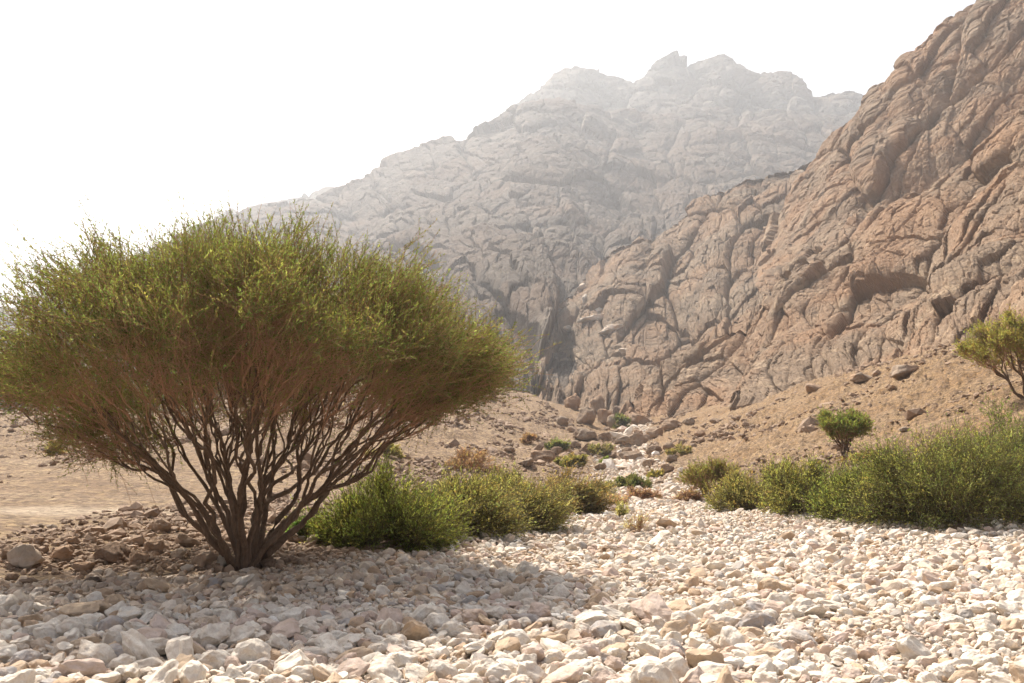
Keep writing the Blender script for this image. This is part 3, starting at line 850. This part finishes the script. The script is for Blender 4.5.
def low_spray(n, cx, cy, cz, sx, sy, sz):
    c = rl.normal(0, 1, (n // 14, 3)) * .55 * np.array([sx, sy, sz]) + np.array([cx, cy, cz])
    return c[rl.integers(0, len(c), n)] + rl.normal(0, .10, (n, 3)) * np.array([1.6, 1, .6])
LS = np.concatenate([low_spray(280, -2.6, -.2, 2.05, 1.1, 1.1, .38), low_spray(130, -1.75, -.3, 1.62, .6, .8, .22), low_spray(200, -3.3, .1, 2.45, .5, .8, .2), low_spray(240, 2.35, -.1, 2.2, .7, 1.0, .25)])
LS = LS[LS[:, 2] > .70 * np.abs(LS[:, 0]) + .1]
T = np.concatenate([T, LS])
plant('acacia_tree', 'large many stemmed umbrella acacia standing on the left bank', 'tree', (ax, ay, az), T, 18, .18, 5, 6, .42, -.12, 26, .042, .0095,
      (.152, .186, .076), thick=.0024, expo=.50, bare=bare_f, colvar=.3, shoot_r=.0032, spr=.30, jit=.04, woodmat=M_bark)

LEAF_K = 2.5
M_shrubtwig = bark_mat('shrub_twig_bark', (0.07, 0.055, 0.028), (0.16, 0.12, 0.06))
# --- shrubs and small trees
def dome_targets(n, seed, w, h, d=None, low=.12, tilt=0.0):
    r = np.random.default_rng(seed); d = d or w
    v = r.normal(0, 1, (n * 2, 3)); v[:, 2] = np.abs(v[:, 2]); v /= np.linalg.norm(v, axis=1)[:, None]
    lump = 1 + .38 * fbm(v[:, 0] * 1.6, v[:, 1] * 1.6, v[:, 2] * 1.6, 3, seed)
    q = r.uniform(.30, 1, n * 2) ** .45
    v = v * (q * lump)[:, None] * np.array([w / 2, d / 2, h])
    v = v[v[:, 2] > low * h * .3][:n]
    nc = max(6, n // 9); c = v[:nc]; rad = c / np.linalg.norm(c, axis=1)[:, None]
    k = r.integers(0, nc, int(n * .75))
    v = np.concatenate([c[k] + rad[k] * r.normal(0, .10 * h, (len(k), 1)) + r.normal(0, .05 * h, (len(k), 3)), v[nc:nc + n - len(k)]])
    v = v[v[:, 2] > .02]
    v[:, 0] += tilt * v[:, 2]; return v

def shrub(px, py, wpx, hpx, label, seed, col=(.085, .098, .026), n=None, dens=1.0, name='shrub', group=None, cat='shrub', wind=(.22, 0, 0), dry=False, low=.12, tilt=.1, hit=None, depth=None):
    x, y, z = hit or ground_hit(px, py)
    w, h = wpx / FPX * y, hpx / FPX * y
    s = h if h > .2 else .2
    n = n or int(np.clip(wpx * hpx * .075, 40, 650) * dens)
    T = dome_targets(n, seed, w * 1.0, h * .70, depth, low, tilt)
    L = max(.16, min(.42, h * .26)); pxs = y / FPX
    return plant(name, label, cat, (x, y, z), T, min(9, max(4, n // 20)), w * .05, seed, 7, L * 1.3, .30, 12 if not dry else 5, max(.05, pxs * 2.4), max(.013, pxs * .75),
                 col, group=group, thick=.0022 + h * .0008, bare=None, wind=wind, shoot_r=max(.0035, pxs * .16), woodmat=M_twig if dry else M_bark, twigmat=None if dry else M_shrubtwig, spr=.32, crown='foliage', trunkname='stems')

GL = 'shrubs along the left edge of the riverbed'
shrub(388, 546, 142, 70, 'broad bushy green shrub right of the acacia, nearest of its row', 21, (.076, .102, .030), 720, group=GL)
shrub(458, 537, 110, 70, 'olive feathery shrub directly behind and right of the front one', 22, (.092, .104, .040), 520, group=GL)
shrub(515, 528, 92, 60, 'dull green feathery shrub third in the row beside the bed', 23, (.096, .104, .044), 400, group=GL)
shrub(497, 505, 60, 38, 'darker green shrub behind the third one of the row', 24, (.070, .088, .026), 200, group=GL)
shrub(562, 513, 66, 44, 'brownish shrub with rusty twigs near the end of the row', 25, (.105, .092, .042), 260, group=GL)
shrub(580, 515, 36, 34, 'small grey green shrub in front of the rusty one', 26, (.085, .095, .042), 170, group=GL)
shrub(600, 500, 22, 24, 'little grey green shrub ending the row by the bed', 27, (.08, .088, .04), 100, group=GL)
shrub(470, 470, 50, 24, 'tawny brown shrub low on the hillside behind the row', 28, (.095, .078, .05), 120, group=GL, dry=True)
GR = 'shrubs along the right edge of the riverbed'
shrub(965, 524, 196, 122, 'large dense green shrub at the right, tallest of its row', 31, (.078, .098, .034), 1100, dens=1, group=GR, tilt=-.05)
shrub(1030, 510, 150, 112, 'green shrub cut off by the right edge of the photo', 32, (.068, .098, .030), 700, group=GR, tilt=0)
shrub(902, 520, 80, 74, 'green shrub leaning left out of the large right one', 33, (.078, .106, .034), 420, group=GR, tilt=-.1)
shrub(852, 518, 62, 58, 'rounded green shrub in the middle of the right row', 34, (.078, .104, .034), 340, group=GR)
shrub(805, 514, 80, 54, 'olive feathery shrub left of the rounded one', 35, (.088, .104, .036), 320, group=GR, tilt=-.1)
shrub(757, 511, 72, 44, 'yellowish olive low shrub at the left end of the right row', 36, (.094, .10, .040), 260, group=GR, tilt=-.1)

# small distant ones
GS = 'small plants on the upper riverbed'
shrub(632, 490, 36, 16, 'dark green low dome shrub on the upper bed', 41, (.045, .058, .026), 120, group=GS)
shrub(641, 500, 30, 15, 'reddish brown dry bush in front of the dark dome', 42, (.10, .076, .058), 110, group=GS, dry=True)
shrub(690, 502, 28, 12, 'reddish dry low bush at the right of the upper bed', 43, (.105, .082, .062), 100, group=GS, dry=True)
shrub(614, 505, 24, 12, 'pale dry twiggy tuft left of the brown bush', 44, (.16, .13, .09), 80, group=GS, dry=True)
shrub(572, 467, 32, 13, 'olive low shrub on the left slope by the gorge', 45, (.085, .09, .034), 90, group=GS)
shrub(557, 450, 22, 13, 'fresh green shrub highest on the left slope', 46, (.06, .078, .032), 80, group=GS)
shrub(605, 468, 12, 9, 'tiny green bush beside the stream boulders', 47, (.06, .085, .025), 40, group=GS)
shrub(598, 455, 20, 12, 'yellow green bush between the gorge boulders', 48, (.08, .086, .04), 50, group=GS)
shrub(620, 428, 14, 16, 'dark bush standing in the mouth of the gorge', 49, (.045, .058, .022), 50, group=GS)
shrub(680, 455, 24, 10, 'straw yellow bush at the foot of the right slope', 50, (.092, .09, .045), 60, group=GS)
shrub(655, 478, 12, 7, 'small olive bush behind the upper stones', 51, (.09, .09, .03), 40, group=GS)
shrub(385, 458, 44, 14, 'low yellow green bush in the gully right of the acacia', 52, (.085, .09, .04), 80, group=GS)
shrub(527, 444, 14, 10, 'dry brown bush on the scree above the row', 53, (.10, .078, .05), 40, group=GS, dry=True)
shrub(55, 455, 16, 16, 'thin greenish sapling alone on the left plain', 54, (.10, .10, .05), 40, group=GS)
# weeds and tufts by the near bank
GW = 'weeds and dry tufts'
shrub(301, 538, 20, 20, 'fresh green leafy weed right of the acacia foot', 61, (.06, .11, .035), 60, group=GW, name='weed', cat='weed')
shrub(334, 541, 36, 22, 'straw coloured tuft at the left foot of the front shrub', 62, (.17, .14, .06), 90, group=GW, name='dry_tuft', cat='dry grass')
shrub(532, 524, 24, 14, 'bright green weed at the edge of the pale bed', 63, (.055, .12, .03), 80, group=GW, name='weed', cat='weed')
shrub(558, 514, 18, 12, 'yellow dry tuft behind the orange boulder', 64, (.20, .15, .07), 50, group=GW, name='dry_tuft', cat='dry grass')
shrub(638, 533, 30, 16, 'pale yellow dry tuft alone on the middle bed', 65, (.25, .2, .12), 26, group=GW, name='dry_tuft', cat='dry grass', dry=True)
shrub(621, 518, 8, 10, 'thin green sprig on the pale bed', 66, (.12, .14, .06), 14, group=GW, name='weed', cat='weed')
shrub(770, 506, 30, 12, 'golden dry grass under the right row of shrubs', 67, (.14, .115, .055), 60, group=GW, name='dry_tuft', cat='dry grass')
shrub(862, 462, 60, 8, 'golden grass on the slope around the small tree', 68, (.12, .10, .05), 60, group=GW, name='dry_tuft', cat='dry grass')

def small_acacia(px, py, wpx, hpx, label, seed, n, col, stems=5, lean=0.0, depth=1.0):
    x, y, z = ground_hit(px, py); w, h = wpx / FPX * y, hpx / FPX * y
    tt = ([0, .5, .8, 1], [1, .96, .86, .70]); tb = ([0, .5, 1], [.32, .34, .5])
    T = acacia_targets(n, seed, w / 2 * .92, h * .93, tt, tb); T[:, 0] += lean * T[:, 2]
    pxs = y / FPX
    plant('small_acacia', label, 'tree', (x, y, z), T, stems, w * .03, seed, 6, .3, .4, 10, max(.05, pxs * 2.2), max(.014, pxs * .8), col, thick=.006, shoot_r=.006, colvar=.22,
          group='small acacias on the right')
small_acacia(846, 458, 52, 48, 'small green acacia alone on the slope above the right shrubs', 71, 340, (.062, .088, .026), 3)
small_acacia(1026, 398, 124, 88, 'olive umbrella acacia on the slope at the right edge', 72, 800, (.092, .105, .036), 6)
small_acacia(712, 502, 52, 38, 'low dark green acacia at the right of the upper bed', 73, 200, (.075, .088, .028), 4)

# ------------------------------------------------------------------ haze
def haze_box():
    bm = bmesh.new(); bmesh.ops.create_cube(bm, size=1.0)
    for v in bm.verts: v.co = (v.co.x * 11000, v.co.y * 11000 , -3 if v.co.z < 0 else 860)
    me = bpy.data.meshes.new('haze'); bm.to_mesh(me); bm.free()
    m, nt, out = node_mat('dusty_air')
    pv = nt.nodes.new('ShaderNodeVolumePrincipled')
    pv.inputs['Color'].default_value = (.90, .94, 1.0, 1); pv.inputs['Density'].default_value = HAZE; pv.inputs['Anisotropy'].default_value = .5
    nt.links.new(pv.outputs[0], out.inputs['Volume']); me.materials.append(m)
    link('haze', me, kind='stuff')
HAZE = 0.00029
haze_box()

# ------------------------------------------------------------------ light, sky, camera
SUN_EL, SUN_AZ = math.radians(50), math.radians(-26)       # azimuth from +Y, negative = left
w = bpy.data.worlds.new('World'); scene.world = w; w.use_nodes = True
nt = w.node_tree; bg = nt.nodes['Background']; sky = nt.nodes.new('ShaderNodeTexSky')
sky.sky_type = 'NISHITA'; sky.sun_disc = False; sky.sun_elevation = SUN_EL; sky.sun_rotation = SUN_AZ
sky.air_density = 1.0; sky.dust_density = 5.0; sky.ozone_density = 1.0
nt.links.new(sky.outputs[0], bg.inputs[0]); bg.inputs[1].default_value = 0.07
sl = bpy.data.lights.new('sun', 'SUN'); sl.energy = 5.0; sl.angle = math.radians(.6); sl.color = (1, .935, .83)
so = bpy.data.objects.new('sun', sl); COL.objects.link(so)
sd = Vector((math.sin(SUN_AZ) * math.cos(SUN_EL), math.cos(SUN_AZ) * math.cos(SUN_EL), math.sin(SUN_EL)))
so.rotation_euler = sd.to_track_quat('Z', 'Y').to_euler()

cam = bpy.data.cameras.new('camera'); co = bpy.data.objects.new('camera', cam); COL.objects.link(co)
cam.sensor_width = 36; cam.lens = 36 * FPX / 1024; cam.clip_end = 20000; cam.clip_start = .1
co.location = (0, 0, CAMZ); co.rotation_euler = (math.radians(90) + PITCH, 0, 0)
scene.camera = co
vs = scene.view_settings; vs.view_transform = 'Standard'; vs.look = 'None'; vs.exposure = 0.98; vs.gamma = 1
cy = scene.cycles
cy.use_denoising = True; cy.volume_bounces = 1; cy.max_bounces = 6; cy.diffuse_bounces = 3; cy.transmission_bounces = 4
cy.use_adaptive_sampling = True; cy.adaptive_threshold = .02
